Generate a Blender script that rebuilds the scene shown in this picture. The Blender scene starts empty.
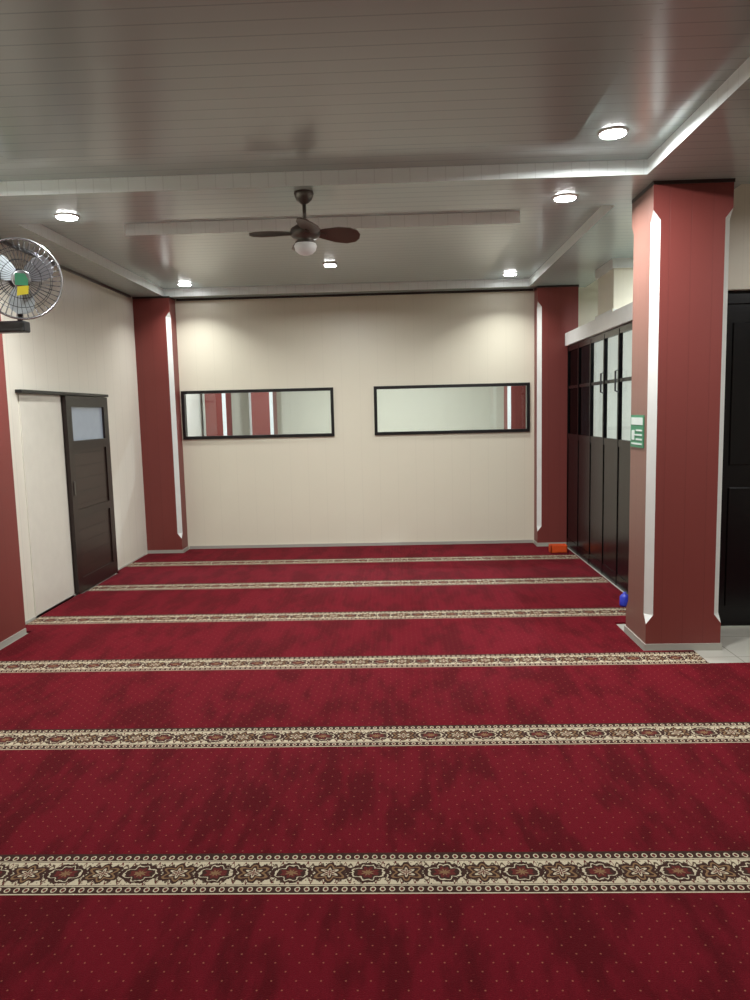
import bpy, bmesh, math
from mathutils import Vector, Matrix, Quaternion

scene = bpy.context.scene
scene.view_settings.view_transform = 'Standard'
scene.view_settings.look = 'None'
scene.view_settings.exposure = 0.5

def lin(c):
    c = c/255.0
    return c/12.92 if c <= 0.04045 else ((c+0.055)/1.055)**2.4
def rgb(r, g, b):
    return (lin(r), lin(g), lin(b), 1.0)

# ---------------------------------------------------------------- node helpers
class E:
    """scalar expression built out of Math nodes"""
    nt = None
    def __init__(s, v): s.v = v
    @staticmethod
    def op(name, *a):
        n = E.nt.nodes.new('ShaderNodeMath'); n.operation = name
        for i, x in enumerate(a):
            x = x.v if isinstance(x, E) else x
            if isinstance(x, (int, float)): n.inputs[i].default_value = float(x)
            else: E.nt.links.new(x, n.inputs[i])
        return E(n.outputs[0])
    def __add__(s, o): return E.op('ADD', s, o)
    def __radd__(s, o): return E.op('ADD', o, s)
    def __sub__(s, o): return E.op('SUBTRACT', s, o)
    def __rsub__(s, o): return E.op('SUBTRACT', o, s)
    def __mul__(s, o): return E.op('MULTIPLY', s, o)
    def __rmul__(s, o): return E.op('MULTIPLY', o, s)
    def __truediv__(s, o): return E.op('DIVIDE', s, o)
    def __lt__(s, o): return E.op('LESS_THAN', s, o)
    def __gt__(s, o): return E.op('GREATER_THAN', s, o)
def eabs(a): return E.op('ABSOLUTE', a)
def fract(a): return E.op('FRACT', a)
def emin(a, b): return E.op('MINIMUM', a, b)
def emax(a, b): return E.op('MAXIMUM', a, b)
def esin(a): return E.op('SINE', a)
def esqrt(a): return E.op('SQRT', a)

def newmat(name):
    m = bpy.data.materials.new(name); m.use_nodes = True
    nt = m.node_tree; b = nt.nodes['Principled BSDF']
    return m, nt, b

def mixcol(nt, fac, a, b):
    n = nt.nodes.new('ShaderNodeMix'); n.data_type = 'RGBA'
    def put(sock, x):
        if isinstance(x, E): x = x.v
        if isinstance(x, (int, float)): sock.default_value = x
        elif isinstance(x, tuple): sock.default_value = x
        else: nt.links.new(x, sock)
    put(n.inputs[0], fac); put(n.inputs[6], a); put(n.inputs[7], b)
    return n.outputs[2]

def coords(nt):
    tc = nt.nodes.new('ShaderNodeTexCoord')
    sp = nt.nodes.new('ShaderNodeSeparateXYZ')
    nt.links.new(tc.outputs['Object'], sp.inputs[0])
    return tc, E(sp.outputs[0]), E(sp.outputs[1]), E(sp.outputs[2])

def noise(nt, tc, scale, detail=3, vec=(1, 1, 1)):
    mp = nt.nodes.new('ShaderNodeMapping'); mp.inputs['Scale'].default_value = vec
    nt.links.new(tc.outputs['Object'], mp.inputs[0])
    n = nt.nodes.new('ShaderNodeTexNoise'); n.inputs['Scale'].default_value = scale
    n.inputs['Detail'].default_value = detail
    nt.links.new(mp.outputs[0], n.inputs['Vector'])
    return E(n.outputs[0])

def plain(name, col, rough=0.5, metal=0.0, var=0.06, spec=0.5, nscale=12, coat=0):
    m, nt, b = newmat(name); E.nt = nt
    tc, x, y, z = coords(nt)
    n = noise(nt, tc, nscale)
    dark = tuple(c*(1-var*2) for c in col[:3])+(1,)
    nt.links.new(mixcol(nt, n, dark, col), b.inputs['Base Color'])
    b.inputs['Roughness'].default_value = rough
    b.inputs['Metallic'].default_value = metal
    b.inputs['Specular IOR Level'].default_value = spec
    b.inputs['Coat Weight'].default_value = coat
    return m

def panelled(name, col, axis='x', sp=0.2, rough=0.4, seam=0.72, var=0.03, w=0.012, phase=0.0, bump=0.35, spec=0.5):
    """PVC / plank cladding with seams at constant steps of one axis"""
    m, nt, b = newmat(name); E.nt = nt
    tc, x, y, z = coords(nt)
    n = noise(nt, tc, 1.5)
    c = {'x': x, 'y': y, 'z': z, 'xy': x+y}[axis]
    f = fract((c+phase)/sp)
    d = eabs(f-0.5)
    line = d > (0.5-w/2/sp*1.0)
    base = mixcol(nt, n, tuple(k*(1-2*var) for k in col[:3])+(1,), col)
    sc = tuple(k*seam for k in col[:3])+(1,)
    nt.links.new(mixcol(nt, line, base, sc), b.inputs['Base Color'])
    b.inputs['Roughness'].default_value = rough
    b.inputs['Specular IOR Level'].default_value = spec
    bp = nt.nodes.new('ShaderNodeBump'); bp.inputs['Strength'].default_value = bump
    bp.inputs['Distance'].default_value = 0.004
    nt.links.new((1.0-line).v, bp.inputs['Height'])
    nt.links.new(bp.outputs[0], b.inputs['Normal'])
    return m

def emis(name, col, s):
    m, nt, b = newmat(name)
    b.inputs['Base Color'].default_value = col
    b.inputs['Emission Color'].default_value = col
    b.inputs['Emission Strength'].default_value = s
    return m

def glassmat(name, tint=(0.9, 0.95, 1, 1), refl=0.12):
    m = bpy.data.materials.new(name); m.use_nodes = True
    nt = m.node_tree; nt.nodes.clear()
    o = nt.nodes.new('ShaderNodeOutputMaterial')
    t = nt.nodes.new('ShaderNodeBsdfTransparent'); t.inputs[0].default_value = tint
    g = nt.nodes.new('ShaderNodeBsdfGlossy'); g.inputs['Roughness'].default_value = 0.02
    mx = nt.nodes.new('ShaderNodeMixShader'); mx.inputs[0].default_value = refl
    nt.links.new(t.outputs[0], mx.inputs[1]); nt.links.new(g.outputs[0], mx.inputs[2])
    nt.links.new(mx.outputs[0], o.inputs[0])
    return m

# ---------------------------------------------------------------- materials
M_wall_x = panelled('cream_pvc_x', rgb(226, 221, 201), 'x', 0.20, 0.42, 0.94, w=0.008, bump=0.12)
M_wall_y = panelled('cream_pvc_y', rgb(222, 218, 204), 'y', 0.20, 0.36, 0.88, w=0.008, bump=0.2)
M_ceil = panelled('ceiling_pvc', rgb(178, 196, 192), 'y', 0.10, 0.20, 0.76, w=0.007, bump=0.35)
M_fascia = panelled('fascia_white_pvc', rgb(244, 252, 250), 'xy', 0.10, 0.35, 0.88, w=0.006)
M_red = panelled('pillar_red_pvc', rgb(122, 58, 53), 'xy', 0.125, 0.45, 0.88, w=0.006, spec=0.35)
M_red_lit = panelled('pillar_red_lit_pvc', rgb(126, 90, 80), 'xy', 0.125, 0.38, 0.86, w=0.006)  # lighter copy of the pillar red, its lit look painted into the colour
M_white = plain('white_trim', rgb(222, 224, 220), 0.4)
M_cleaf = plain('cream_leaf', rgb(216, 213, 200), 0.4)
M_skirt = plain('skirting_grey', rgb(170, 167, 158), 0.35)
M_black = plain('black_frame', rgb(20, 19, 20), 0.3)
M_door = panelled('dark_brown_wood', rgb(44, 29, 25), 'z', 0.11, 0.3, 0.6, w=0.012)
M_doorfr = plain('dark_brown_frame', rgb(36, 24, 21), 0.32)
M_part = plain('partition_black', rgb(14, 12, 13), 0.25, spec=0.3)
M_glass = glassmat('clear_glass', refl=0.07)
M_dglass = glassmat('smoked_glass', (0.10, 0.11, 0.13, 1), 0.10)
M_frost = plain('frosted_glass', rgb(158, 168, 182), 0.12)
M_chrome = plain('silver_metal', rgb(190, 192, 196), 0.25, 0.9)
M_fanbl = plain('fan_blade_grey', rgb(176, 184, 188), 0.25, 0.2)
M_wire = plain('fan_wire', rgb(58, 60, 64), 0.35, 0.7)
M_blk = plain('black_plastic', rgb(18, 18, 20), 0.4)
M_bronze = plain('bronze_metal', rgb(108, 104, 98), 0.35, 0.6)
M_blade = plain('fan_blade_wood', rgb(100, 90, 82), 0.4)
M_green = plain('green_print', rgb(60, 130, 95), 0.5)
M_yellow = plain('yellow_print', rgb(215, 200, 60), 0.5)
M_paper = plain('paper_white', rgb(205, 216, 210), 0.6)
M_orange = plain('orange_plastic', rgb(225, 86, 36), 0.4)
M_blue = plain('blue_plastic', rgb(48, 62, 190), 0.4)
M_led = emis('led_white', (1.0, 1.0, 1.0, 1), 30)
M_bowl = emis('frosted_bowl', rgb(205, 205, 200), 0.12)

def tilemat():
    m, nt, b = newmat('pale_floor_tile'); E.nt = nt
    tc, x, y, z = coords(nt)
    n = noise(nt, tc, 3, 5)
    l = emax(eabs(fract(x/0.4)-0.5) > 0.4935, eabs(fract(y/0.4)-0.5) > 0.4935)
    c = mixcol(nt, n, rgb(170, 168, 158), rgb(196, 194, 184))
    nt.links.new(mixcol(nt, l, c, rgb(140, 136, 126)), b.inputs['Base Color'])
    b.inputs['Roughness'].default_value = 0.15
    return m
M_tile = tilemat()

def carpetmat():
    m, nt, b = newmat('prayer_carpet'); E.nt = nt
    tc, x, y, z = coords(nt)
    n1 = noise(nt, tc, 1.0, 5, (5.0, 1.6, 1))
    n2 = noise(nt, tc, 1.0, 3, (15, 4.5, 1))
    n3 = noise(nt, tc, 260, 2)
    def clamp01(a): return emin(emax(a, 0.0), 1.0)
    f = clamp01((n1*0.6+n2*0.4-0.43)*9.0)
    base = mixcol(nt, f, rgb(76, 3, 13), rgb(97, 8, 23))
    base = mixcol(nt, clamp01((n3-0.35)*1.6)*0.4, base, rgb(40, 2, 8))
    sp = 0.066
    def lat(ox):
        a = fract((x+ox)/sp)-0.5; c = fract((y+ox)/sp)-0.5
        return esqrt(a*a+c*c)
    d = emin(lat(0.0), lat(sp/2))
    dots = (d < 0.040)*0.38
    base = mixcol(nt, dots, base, rgb(184, 126, 100))
    # ornamental band
    k = (y-2.285)/1.04
    kr = k - E.op('ROUND', k)
    v = kr*(1.04/0.110)
    av = eabs(v)
    p = 0.25
    s = fract(x/p)
    px = p/0.110
    dA = eabs(s-0.5)*px
    dB = (0.5-eabs(s-0.5))*px
    CR = rgb(196, 186, 160); DK = rgb(32, 16, 14); RD = rgb(84, 20, 23); GD = rgb(124, 98, 68); OL = rgb(76, 66, 52)
    wob = (noise(nt, tc, 75, 3)-0.5)*0.22
    c = CR
    vn2 = esin(s*(8*math.pi)+1.2)*0.40+wob
    leaf = emax(eabs(v-vn2) < 0.05, eabs(v+vn2) < 0.05)
    c = mixcol(nt, leaf, c, OL)
    vn3 = esin(s*(12*math.pi)+0.6)*0.50+wob
    c = mixcol(nt, eabs(v-vn3) < 0.045, c, RD)
    vn = esin(s*(4*math.pi))*0.32+wob
    vine = emax(eabs(v-vn) < 0.055, eabs(v+vn) < 0.055)
    c = mixcol(nt, vine, c, DK)
    vo = nt.nodes.new('ShaderNodeTexVoronoi'); vo.inputs['Scale'].default_value = 85
    nt.links.new(tc.outputs['Object'], vo.inputs['Vector'])
    c = mixcol(nt, E(vo.outputs['Distance']) < 0.22, c, DK)
    atA = E.op('ARCTAN2', v, dA)
    a = dA*0.70+av+wob*0.8+E.op('COSINE', atA*8.0)*0.06
    c = mixcol(nt, a < 0.54, c, DK)
    c = mixcol(nt, a < 0.43, c, CR)
    c = mixcol(nt, a < 0.38, c, DK)
    c = mixcol(nt, a < 0.27, c, RD)
    c = mixcol(nt, a < 0.13, c, GD)
    at = E.op('ARCTAN2', v, dB)
    r = esqrt(dB*dB*0.6+v*v)+E.op('COSINE', at*6.0)*0.08+wob*0.4
    c = mixcol(nt, r < 0.42, c, DK)
    c = mixcol(nt, r < 0.33, c, GD)
    c = mixcol(nt, r < 0.26, c, DK)
    c = mixcol(nt, r < 0.16, c, CR)
    c = mixcol(nt, r < 0.08, c, RD)
    c = mixcol(nt, av > 0.56, c, DK)
    fx_ = fract(x/0.03)-0.5
    g1 = esqrt(fx_*fx_*2.0+(av-0.78)*(av-0.78)*16.0)+wob
    gm = (g1 < 0.44)*(av > 0.6)
    c = mixcol(nt, gm, c, CR)
    gm2 = (g1 < 0.27)*(av > 0.6)
    c = mixcol(nt, gm2, c, RD)
    c = mixcol(nt, (av > 0.585)*(av < 0.63), c, CR)
    c = mixcol(nt, (v < -0.95), c, CR)
    c = mixcol(nt, n3*0.35, c, rgb(96, 76, 62))
    inb = (av < 1.0)*(x < 1.78)
    col = mixcol(nt, inb, base, c)
    nt.links.new(col, b.inputs['Base Color'])
    b.inputs['Roughness'].default_value = 0.95
    b.inputs['Specular IOR Level'].default_value = 0.1
    b.inputs['Sheen Weight'].default_value = 0.10
    b.inputs['Sheen Tint'].default_value = rgb(220, 110, 120)
    bp = nt.nodes.new('ShaderNodeBump'); bp.inputs['Strength'].default_value = 0.5
    bp.inputs['Distance'].default_value = 0.004
    nt.links.new(n3.v, bp.inputs['Height'])
    nt.links.new(bp.outputs[0], b.inputs['Normal'])
    return m
M_carpet = carpetmat()

# ---------------------------------------------------------------- mesh builder
class MB:
    def __init__(s): s.bm = bmesh.new(); s.mats = []
    def mi(s, m):
        if m not in s.mats: s.mats.append(m)
        return s.mats.index(m)
    def box(s, x0, x1, y0, y1, z0, z1, m, side=None, M=None, bev=0):
        P = [(x0,y0,z0),(x1,y0,z0),(x1,y1,z0),(x0,y1,z0),(x0,y0,z1),(x1,y0,z1),(x1,y1,z1),(x0,y1,z1)]
        vs = [s.bm.verts.new((M @ Vector(p)) if M else p) for p in P]
        fs = []
        for i, q in enumerate([(3,2,1,0),(4,5,6,7),(0,1,5,4),(1,2,6,5),(2,3,7,6),(3,0,4,7)]):
            f = s.bm.faces.new([vs[j] for j in q])
            f.material_index = s.mi(side if (side and i > 1) else m); fs.append(f)
        if bev:
            es = set(e for f in fs for e in f.edges)
            bmesh.ops.bevel(s.bm, geom=list(es), offset=bev, segments=2, affect='EDGES', profile=0.5)
    def lathe(s, prof, m, M=None, n=32):
        rings = []
        for r, z in prof:
            ring = []
            for i in range(n):
                a = 2*math.pi*i/n
                p = Vector((r*math.cos(a), r*math.sin(a), z))
                ring.append(s.bm.verts.new(M @ p if M else p))
            rings.append(ring)
        for a, b in zip(rings, rings[1:]):
            for i in range(n):
                j = (i+1) % n
                f = s.bm.faces.new([a[i], a[j], b[j], b[i]]); f.smooth = True; f.material_index = s.mi(m)
        for ring in (rings[0], rings[-1]):
            f = s.bm.faces.new(ring); f.material_index = s.mi(m)
    def tube(s, pts, r, m, M=None, closed=False, n=6):
        pts = [Vector(p) for p in pts]; N = len(pts); rings = []
        for i, p in enumerate(pts):
            a = pts[(i-1) % N] if (closed or i > 0) else p
            c = pts[(i+1) % N] if (closed or i < N-1) else p
            t = (c-a).normalized()
            ref = Vector((0, 0, 1)) if abs(t.z) < 0.9 else Vector((1, 0, 0))
            u = t.cross(ref).normalized(); w = t.cross(u)
            ring = []
            for k in range(n):
                g = 2*math.pi*k/n
                q = p+u*math.cos(g)*r+w*math.sin(g)*r
                ring.append(s.bm.verts.new(M @ q if M else q))
            rings.append(ring)
        L = N if closed else N-1
        for i in range(L):
            a, b = rings[i], rings[(i+1) % N]
            for k in range(n):
                j = (k+1) % n
                f = s.bm.faces.new([a[k], a[j], b[j], b[k]]); f.smooth = True; f.material_index = s.mi(m)
        if not closed:
            for ring in (rings[0], rings[-1]):
                f = s.bm.faces.new(ring); f.material_index = s.mi(m)
    def plate(s, outline, th, m, M=None):
        top = [s.bm.verts.new(M @ Vector((p[0], p[1], (p[2] if len(p) > 2 else 0)+th/2)) if M else Vector((p[0], p[1], th/2))) for p in outline]
        bot = [s.bm.verts.new(M @ Vector((p[0], p[1], (p[2] if len(p) > 2 else 0)-th/2)) if M else Vector((p[0], p[1], -th/2))) for p in outline]
        k = s.mi(m)
        s.bm.faces.new(top).material_index = k
        s.bm.faces.new(list(reversed(bot))).material_index = k
        n = len(top)
        for i in range(n):
            j = (i+1) % n
            s.bm.faces.new([top[i], bot[i], bot[j], top[j]]).material_index = k
    def done(s, name, parent=None):
        bmesh.ops.recalc_face_normals(s.bm, faces=s.bm.faces[:])
        me = bpy.data.meshes.new(name); s.bm.to_mesh(me); s.bm.free()
        for m in s.mats: me.materials.append(m)
        o = bpy.data.objects.new(name, me); scene.collection.objects.link(o)
        if parent: o.parent = parent
        return o

def empty(name):
    o = bpy.data.objects.new(name, None); scene.collection.objects.link(o); o.empty_display_size = 0.1
    return o

# ---------------------------------------------------------------- dimensions
XL, XR2 = -2.79, 4.5
YB, YR = 8.33, -3.0
ZS, ZT = 2.78, 2.86     # lower soffit / raised tray
XP = 1.82               # partition plane

b = MB(); b.box(XL-0.1, XR2+0.1, YR-0.1, 12.0, -0.1, 0.0, M_tile); b.done('floor')
# carpet laid in abutting lengths around the pillars
for i, (x0, x1, y0, y1) in enumerate([(XL+0.005, 4.4, YR+0.01, 4.26), (XL+0.005, 1.78, 4.26, 4.50), (-2.63, 1.48, 4.50, 5.12),
                         (XL+0.03, 1.79, 5.12, 6.24), (XL+0.055, 1.79, 6.24, 7.12), (XL+0.012, 1.79, 7.12, 8.08), (-2.38, 1.49, 8.08, 8.315)]):
    b = MB(); b.box(x0, x1, y0, y1, 0.0, 0.012, M_carpet); b.done('carpet')

# walls
b = MB(); b.box(XL-0.1, XL, YR, 12.0, 0, 2.95, M_wall_y); b.done('wall_left')
wins = [(-2.38, -0.70), (-0.245, 1.45)]; wz0, wz1 = 1.255, 1.78
b = MB()
b.box(XL, XR2, YB, YB+0.12, 0, wz0, M_wall_x)
b.box(XL, XR2, YB, YB+0.12, wz1, 2.95, M_wall_x)
xs = [XL, wins[0][0], wins[0][1], wins[1][0], wins[1][1], XR2]
for i in (0, 2, 4): b.box(xs[i], xs[i+1], YB, YB+0.12, wz0, wz1, M_wall_x)
b.done('wall_back')
b = MB(); b.box(XL-0.1, XR2+0.1, YR-0.1, YR, 0, 2.95, M_wall_x); b.done('wall_rear')
b = MB(); b.box(XR2, XR2+0.1, YR, 12.0, 0, 2.95, M_wall_y); b.done('wall_right')
b = MB(); b.box(1.957, XR2, 4.94, 5.08, 2.22, 2.95, M_wall_x); b.box(3.7, XR2, 4.94, 5.08, 0, 2.22, M_wall_x); b.done('wall_cross')
b = MB(); b.box(XL, XR2, 12.0, 12.1, 0, 2.95, M_wall_x); b.done('wall_far')

# ceiling
b = MB()
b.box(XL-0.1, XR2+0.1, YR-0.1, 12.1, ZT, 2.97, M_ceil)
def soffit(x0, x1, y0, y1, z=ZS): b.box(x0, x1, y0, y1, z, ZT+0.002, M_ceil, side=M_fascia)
soffit(XL, -2.46, YR, YB)
soffit(1.42, 2.05, YR, YB)
soffit(-2.46, 1.42, 4.40, 5.03)
soffit(-2.46, 1.42, 8.15, YB)
soffit(-2.46, 1.42, -0.7, -0.1)
soffit(-1.89, 0.88, 0.5, 3.82)
soffit(-1.89, 0.88, 5.42, 7.60)
b.done('ceiling')
b = MB()
b.box(-2.38, 1.49, YB-0.02, YB, ZS-0.02, ZS, M_doorfr); b.done('trim_back')
b = MB(); b.box(XL, XL+0.02, 5.12, 8.0, ZS-0.02, ZS, M_doorfr); b.done('trim_left')

b = MB(); b.box(-2.38, 1.49, YB-0.012, YB, 0, 0.045, M_skirt); b.done('baseboard_back')
b = MB(); b.box(XL, XL+0.01, 5.12, 8.0, 0, 0.02, M_skirt); b.done('baseboard_left')

# ---------------------------------------------------------------- windows
for wi, (x0, x1) in enumerate(wins):
    root = empty('window_%d' % (wi+1))
    b = MB(); t = 0.028; y0, y1 = YB-0.02, YB+0.06
    b.box(x0-0.005, x1+0.005, y0, y1, wz1-t, wz1+0.005, M_black)
    b.box(x0-0.005, x1+0.005, y0, y1, wz0-0.005, wz0+t, M_black)
    b.box(x0-0.005, x0+t, y0, y1, wz0+t, wz1-t, M_black)
    b.box(x1-t, x1+0.005, y0, y1, wz0+t, wz1-t, M_black)
    b.done('frame', root)
    b = MB(); b.box(x0+t, x1-t, YB+0.02, YB+0.026, wz0+t, wz1-t, M_glass); b.done('glass', root)

# ---------------------------------------------------------------- pillars
def pillar(name, x0, x1, y0, y1, corners, side_mat=None, c=0.043, za=0.17, zb=2.62, top=ZS):
    root = empty(name)
    b = MB()
    order = [('fl', x0, y0, 1, 1), ('fr', x1, y0, -1, 1), ('br', x1, y1, -1, -1), ('bl', x0, y1, 1, -1)]
    def loop(z, cc):
        vs = []
        for nme, x, y, sx, sy in order:
            k = cc if nme in corners else 0.0006
            if nme in ('fl', 'br'):
                pts = [(x, y+sy*k), (x+sx*k, y)]
            else:
                pts = [(x+sx*k, y), (x, y+sy*k)]
            for p in pts: vs.append(b.bm.verts.new((p[0], p[1], z)))
        return vs
    lv = [loop(0, 0.0006), loop(za, 0.0006), loop(za+c*1.3, c), loop(zb-c*1.3, c), loop(zb, 0.0006), loop(top, 0.0006)]
    names = ['fl', 'fr', 'br', 'bl']
    for li in range(5):
        for i in range(8):
            j = (i+1) % 8
            f = b.bm.faces.new([lv[li][i], lv[li][j], lv[li+1][j], lv[li+1][i]])
            if i % 2 == 0:
                f.material_index = b.mi(M_white if (names[i//2] in corners and 1 <= li <= 3) else M_red)
            else:
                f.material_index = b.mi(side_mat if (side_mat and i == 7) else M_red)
    b.bm.faces.new(lv[0]); b.bm.faces.new(lv[5])
    b.done('shaft', root)
    b = MB(); e = 0.008
    b.box(x0-e, x1+e, y0-e, y1+(e if 'bl' in corners else -0.01), 0, 0.045, M_skirt)
    b.done('plinth', root)
    b = MB()
    b.box(x0-0.004, x1+0.004, y0-0.004, y1-0.004, top-0.02, top, M_doorfr)  # dark strip stands in for the shaded gap below the soffit
    b.done('gap_shade_strip', root)
    return root
pillar('red_pillar', 1.50, 1.955, 4.53, 4.93, {'fl', 'fr', 'bl', 'br'}, side_mat=M_red_lit)
pillar('red_pillar.001', XL, -2.40, 8.10, YB, {'fr'})
pillar('red_pillar.002', 1.505, 1.93, 8.13, YB, {'fl'})
pillar('red_pillar.003', XL, -2.66, 4.52, 5.10, {'fr'})
pillar('reflected_pillar.004', -2.75, -2.42, 10.6, 11.0, {'fl', 'fr'})  # pillars from here on are added behind the glass, imitating reflections
pillar('reflected_pillar.005', -2.15, -1.80, 10.9, 11.3, {'fl', 'fr'})
pillar('reflected_pillar.006', 1.55, 1.95, 10.6, 11.0, {'fl', 'fr'})

# ---------------------------------------------------------------- sliding door on left wall
root = empty('door_1')
b = MB(); xa, xb = XL+0.006, XL+0.045
y0, y1, z0, z1 = 6.20, 7.10, 0.02, 1.70
b.box(xa, xb, y0, y0+0.10, z0, z1, M_doorfr); b.box(xa, xb, y1-0.10, y1, z0, z1, M_doorfr)
b.box(xa, xb, y0+0.10, y1-0.10, z1-0.09, z1, M_doorfr)
b.box(xa, xb, y0+0.10, y1-0.10, z0, z0+0.12, M_doorfr)
b.box(xa, xb, y0+0.10, y1-0.10, 1.24, 1.32, M_doorfr)
b.box(xa, xb, y0+0.10, y1-0.10, 0.66, 0.73, M_doorfr)
b.box(xa, xb-0.012, y0+0.10, y1-0.10, z0+0.12, 0.66, M_door)
b.box(xa, xb-0.012, y0+0.10, y1-0.10, 0.73, 1.24, M_door)
b.done('leaf', root)
b = MB(); b.box(xa, xb-0.02, y0+0.10, y1-0.10, 1.32, z1-0.09, M_frost); b.done('glass', root)
b = MB(); b.box(xb, xb+0.008, y0+0.04, y0+0.06, 0.86, 0.98, M_bronze, bev=0.003); b.done('handle', root)
b = MB(); b.box(XL, XL+0.05, 5.46, 7.13, 1.705, 1.73, M_black, bev=0.004); b.done('rail', root)
root = empty('door_2')
b = MB(); b.box(XL, XL+0.010, 5.50, 6.18, 0.0, 1.70, M_cleaf); b.done('fixed_leaf', root)

# ---------------------------------------------------------------- partition on the right
root = empty('glazed_partition')
b = MB(); xa, xb = XP, XP+0.03
ys = [5.05, 5.43, 5.85, 6.28, 6.72, 7.18, 8.12]
zt = 2.13
b.box(xa, xb, ys[0], ys[-1], 2.09, zt+0.02, M_part)
b.box(xa, xb, ys[0], ys[-1], 1.17, 1.23, M_part)
b.box(xa, xb, ys[0], ys[-1], 0.0, 0.10, M_part)
for y in ys: b.box(xa-0.003, xb, y-0.014 if y > ys[0] else y, y+0.014 if y < ys[-1] else y, 0, zt, M_part)
b.box(xa+0.003, xb-0.003, ys[0], ys[-1], 1.70, 1.73, M_part)
b.box(xa-0.002, xb, 7.64, 7.67, 0, zt, M_part)
for i in range(len(ys)-1):
    b.box(xa+0.004, xb-0.004, ys[i]+0.013, ys[i+1]-0.013, 0.09, 1.18, M_part)
b.done('frame', root)
b = MB()
for i in range(len(ys)-2): b.box(xa+0.012, xa+0.016, ys[i]+0.013, ys[i+1]-0.013, 1.225, 2.095, M_glass)
b.done('glass', root)
b = MB(); b.box(xa+0.012, xa+0.016, ys[-2]+0.013, ys[-1]-0.013, 1.225, 2.095, M_dglass); b.done('smoked_pane', root)
b = MB()
for y in (6.26, 6.70):
    b.tube([(xa-0.003, y, 1.62), (xa-0.03, y, 1.63), (xa-0.03, y, 1.79), (xa-0.003, y, 1.80)], 0.008, M_blk)
b.done('handles', root)
b = MB(); b.box(XP-0.03, XP+0.14, 5.09, 8.12, 2.15, 2.28, M_white); b.done('trim_partition')
b = MB()
b.box(1.92, 2.35, 6.80, 7.32, 2.36, ZS, M_wall_x)
b.box(1.90, 2.37, 6.77, 7.35, 2.28, 2.36, M_white, bev=0.01)
b.box(1.90, 2.37, 6.77, 7.35, 2.70, ZS, M_white)
b.done('boxed_column')

root = empty('door_3')
b = MB(); y0, y1 = 4.99, 5.05
b.box(1.97, 2.06, y0, y1, 0, 2.22, M_part); b.box(3.62, 3.70, y0, y1, 0, 2.22, M_part); b.box(2.86, 2.94, y0, y1, 0, 2.14, M_part)
b.box(2.06, 3.62, y0, y1, 2.14, 2.22, M_part)
b.box(2.06, 2.86, y0+0.015, y1-0.01, 0.01, 2.14, M_part); b.box(2.94, 3.62, y0+0.015, y1-0.01, 0.01, 2.14, M_part)
for xx in (2.18, 3.02):
    for zz in ((0.15, 0.95), (1.1, 2.02)):
        b.box(xx, xx+0.52, y0+0.004, y0+0.016, zz[0], zz[1], M_part, bev=0.004)
b.done('leaves', root)

# ---------------------------------------------------------------- lamps
def area(name, loc, size, energy, parent, col, square=False, spread=170):
    l = bpy.data.lights.new(name, 'AREA'); l.shape = 'SQUARE' if square else 'DISK'; l.size = size
    l.energy = energy; l.color = col; l.spread = math.radians(spread)
    o = bpy.data.objects.new(name, l); scene.collection.objects.link(o); o.location = loc; o.parent = parent
    return o
WC = (0.99, 1.0, 0.985)
def downlight(x, y, z, e=12, col=WC, spread=170):
    root = empty('recessed_downlight')
    M = Matrix.Translation((x, y, z))
    b = MB(); b.lathe([(0.050, -0.010), (0.070, -0.008), (0.075, -0.002), (0.075, 0.0), (0.050, 0.0)], M_white, M); b.done('bezel', root)
    b = MB(); b.lathe([(0.060, -0.0145), (0.064, -0.0095)], M_led, M); b.done('lens', root)
    area('lamp', (x, y, z-0.017), 0.10, e, root, col, spread=spread)
for (x, y, z, e, s) in [(1.105, 3.96, ZT, 24, 175), (1.054, 4.80, ZS, 24, 170), (-2.06, 4.86, ZS, 20, 150), (1.17, 7.82, ZT, 6, 120), (-2.155, 7.86, ZT, 6, 120),
                  (-2.15, 3.6, ZT, 20, 175), (1.1, 1.2, ZT, 5, 170), (-2.15, 1.2, ZT, 5, 170), (-1.6, -0.4, ZS, 8, 170), (1.0, -0.4, ZS, 8, 170), (-0.5, -1.9, ZT, 9, 170)]:
    downlight(x, y, z, e, WC, s)
root = empty('square_downlight')
b = MB(); b.box(-0.61, -0.49, 6.58, 6.70, ZS-0.012, ZS, M_white); b.done('bezel', root)
b = MB(); b.box(-0.595, -0.505, 6.595, 6.685, ZS-0.016, ZS-0.011, M_led); b.done('lens', root)
area('lamp', (-0.55, 6.64, ZS-0.02), 0.09, 30, root, WC, square=True)
# neighbouring rooms: unseen lamps added to brighten what shows of them
downlight(0.3, 9.9, ZT, 52); downlight(-1.7, 9.6, ZT, 40); downlight(3.0, 6.4, ZT, 60, (0.93, 0.97, 1)); downlight(3.1, 3.4, ZT, 26); downlight(3.2, 0.5, ZT, 9)

# ---------------------------------------------------------------- ceiling fan
root = empty('ceiling_fan')
fx, fy = -0.515, 4.52
T = Matrix.Translation((fx, fy, 0))
b = MB(); b.lathe([(0.055, ZS), (0.058, ZS-0.012), (0.045, ZS-0.045), (0.022, ZS-0.065), (0.014, ZS-0.07)], M_bronze, T); b.done('canopy', root)
b = MB(); b.lathe([(0.011, ZS-0.06), (0.011, 2.60)], M_bronze, T, 16); b.lathe([(0.012, 2.63), (0.026, 2.62), (0.028, 2.59), (0.020, 2.575)], M_bronze, T); b.done('down_rod', root)
b = MB(); b.lathe([(0.02, 2.600), (0.055, 2.592), (0.082, 2.575), (0.090, 2.555), (0.088, 2.535), (0.070, 2.52), (0.045, 2.512), (0.06, 2.50), (0.062, 2.49), (0.05, 2.486)], M_bronze, T); b.done('motor_housing', root)
b = MB(); b.lathe([(0.060, 2.492), (0.066, 2.475), (0.060, 2.452), (0.042, 2.434), (0.018, 2.425), (0.002, 2.424)], M_bowl, T); b.done('light_bowl', root)
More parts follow.
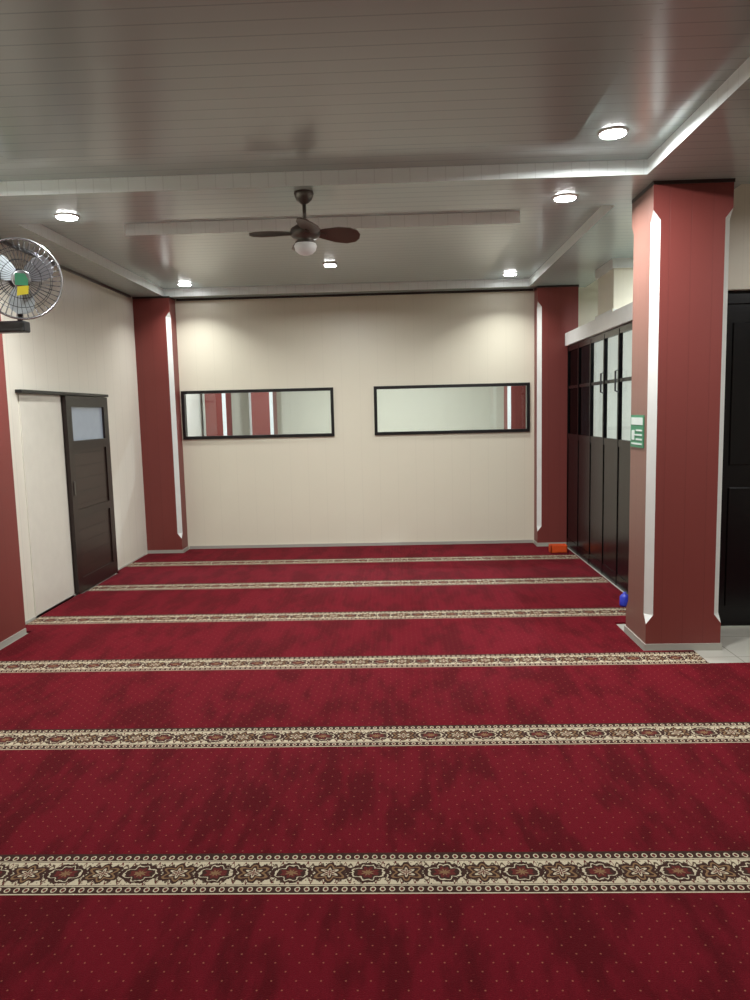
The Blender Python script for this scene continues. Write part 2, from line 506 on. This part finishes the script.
bo = [(0.0, -0.028), (0.05, -0.050), (0.12, -0.072), (0.19, -0.074), (0.235, -0.058), (0.258, -0.025), (0.258, 0.015), (0.24, 0.046), (0.19, 0.066), (0.12, 0.062), (0.05, 0.042), (0.0, 0.024)]
for i, ang in enumerate([12, 102, 192, 282]):
    M = T @ Matrix.Translation((0, 0, 2.548)) @ Matrix.Rotation(math.radians(ang), 4, 'Z') @ Matrix.Translation((0.065, 0, 0)) @ Matrix.Rotation(math.radians(3), 4, 'Y') @ Matrix.Rotation(math.radians(-24), 4, 'X')
    b = MB(); b.plate(bo, 0.006, M_blade, M)
    b.box(-0.03, 0.06, -0.014, 0.014, -0.010, -0.003, M_bronze, M=M, bev=0.002)
    b.done('blade_%d' % (i+1), root)

# ---------------------------------------------------------------- wall fan
root = empty('wall_fan')
c = Vector((-2.32, 4.72, 2.375))
nrm = Vector((0.50, -0.84, -0.16)).normalized()
q = nrm.to_track_quat('Z', 'Y')
M = Matrix.Translation(c) @ q.to_matrix().to_4x4()
R = 0.240
def circ(r, z, n=48): return [(r*math.cos(2*math.pi*i/n), r*math.sin(2*math.pi*i/n), z) for i in range(n)]
b = MB()
b.tube(circ(R, 0), 0.007, M_chrome, M, True)
b.tube(circ(R, -0.012), 0.006, M_chrome, M, True)
for rr, zz in ((0.17, 0.040), (0.115, 0.052)): b.tube(circ(rr, zz, 40), 0.0022, M_wire, M, True, 5)
for rr, zz in ((0.19, -0.055), (0.12, -0.085)): b.tube(circ(rr, zz, 40), 0.0022, M_wire, M, True, 5)
for i in range(44):
    a = 2*math.pi*i/44; a2 = a+0.16
    p = []
    for t, rr, zz in ((0, 0.055, 0.058), (0.35, 0.115, 0.052), (0.7, 0.175, 0.038), (0.9, 0.215, 0.018), (1, R, 0.0)):
        g = a+(a2-a)*t; p.append((rr*math.cos(g), rr*math.sin(g), zz))
    b.tube(p, 0.0016, M_wire, M, n=4)
    p = [(rr*math.cos(a), rr*math.sin(a), zz) for rr, zz in ((0.05, -0.10), (0.12, -0.085), (0.19, -0.055), (0.222, -0.03), (R, -0.01))]
    b.tube(p, 0.0016, M_wire, M, n=4)
b.done('cage', root)
b = MB()
b.lathe([(0.056, 0.055), (0.056, 0.062), (0.048, 0.065), (0.002, 0.066)], M_chrome, M)
b.lathe([(0.030, -0.04), (0.034, 0.02), (0.028, 0.035), (0.002, 0.038)], M_blk, M)
b.done('hub', root)
b = MB()
b.plate([(-0.038, -0.036, 0.070), (0.036, -0.036, 0.070), (0.038, 0.0, 0.070), (0.02, 0.034, 0.070), (-0.036, 0.036, 0.070)], 0.002, M_green, M)
b.plate([(-0.03, -0.10, 0.060), (0.035, -0.085, 0.062), (0.04, -0.035, 0.069), (-0.025, -0.045, 0.069)], 0.002, M_yellow, M)
b.done('label', root)
for i in range(3):
    g = math.radians(120*i+35)
    Mb = M @ Matrix.Rotation(g, 4, 'Z') @ Matrix.Rotation(math.radians(22), 4, 'X')
    o = [(0.02, -0.022), (0.07, -0.065), (0.13, -0.092), (0.18, -0.085), (0.208, -0.050), (0.212, 0.0), (0.195, 0.050), (0.13, 0.068), (0.07, 0.052), (0.02, 0.022)]
    b = MB(); b.plate(o, 0.003, M_fanbl, Mb); b.done('blade_%d' % (i+1), root)
b = MB()
b.lathe([(0.05, -0.09), (0.062, -0.10), (0.064, -0.17), (0.05, -0.20), (0.02, -0.215)], M_blk, M)
hb = M @ Vector((0, 0, -0.15))
b.tube([hb, hb+Vector((0, 0, -0.10)), Vector((hb.x-0.01, hb.y, 2.13))], 0.016, M_blk, n=10)
b.done('motor', root)
b = MB()
b.box(-2.66, -2.36, hb.y-0.045, hb.y+0.045, 2.065, 2.135, M_blk, bev=0.01)
b.box(-2.66, -2.62, hb.y-0.07, hb.y+0.07, 2.02, 2.22, M_blk, bev=0.008)
b.done('bracket', root)

# ---------------------------------------------------------------- small items
root = empty('wall_sign')
b = MB(); b.box(1.494, 1.5, 4.62, 4.87, 1.245, 1.445, M_green); b.done('board', root)
b = MB()
b.box(1.492, 1.494, 4.635, 4.855, 1.385, 1.43, M_paper)
for k in range(4):
    b.box(1.492, 1.494, 4.645, 4.76 if k % 2 else 4.845, 1.262+k*0.028, 1.272+k*0.028, M_paper)
b.box(1.491, 1.494, 4.79, 4.84, 1.29, 1.35, M_paper)
b.done('lettering', root)

b = MB()
x0, y0 = 1.56, 7.68
b.box(x0, x0+0.17, y0, y0+0.12, 0.012, 0.020, M_orange)
for a in ((x0, x0+0.008, y0, y0+0.12), (x0+0.162, x0+0.17, y0, y0+0.12), (x0, x0+0.17, y0, y0+0.008), (x0, x0+0.17, y0+0.112, y0+0.12)):
    b.box(a[0], a[1], a[2], a[3], 0.012, 0.09, M_orange)
b.box(x0+0.01, x0+0.16, y0+0.01, y0+0.11, 0.02, 0.06, M_paper)
b.done('orange_storage_box')

b = MB(); Tm = Matrix.Translation((1.68, 5.56, 0.012))
b.lathe([(0.034, 0), (0.036, 0.01), (0.036, 0.07), (0.026, 0.085), (0.012, 0.092), (0.012, 0.105), (0.002, 0.106)], M_blue, Tm)
b.done('blue_bottle')

# ---------------------------------------------------------------- world + camera
w = bpy.data.worlds.new('world'); scene.world = w; w.use_nodes = True
w.node_tree.nodes['Background'].inputs[0].default_value = (0.5, 0.55, 0.6, 1)
w.node_tree.nodes['Background'].inputs[1].default_value = 0.1

th = math.atan(87.5/750); psi = 0.0318; roll = 0.024
F = Vector((-math.sin(psi)*math.cos(th), math.cos(psi)*math.cos(th), -math.sin(th)))
R0 = Vector((math.cos(psi), math.sin(psi), 0))
U0 = R0.cross(F)
Rc = (R0-roll*U0).normalized(); Uc = (U0+roll*R0).normalized()
mt = Matrix((Rc, Uc, -F)).transposed().to_4x4()
mt.translation = Vector((0, 0, 1.5))
cd = bpy.data.cameras.new('camera'); cd.sensor_fit = 'HORIZONTAL'; cd.sensor_width = 36; cd.lens = 36
cam = bpy.data.objects.new('camera', cd); scene.collection.objects.link(cam); cam.matrix_world = mt
cd.clip_start = 0.02
scene.camera = cam
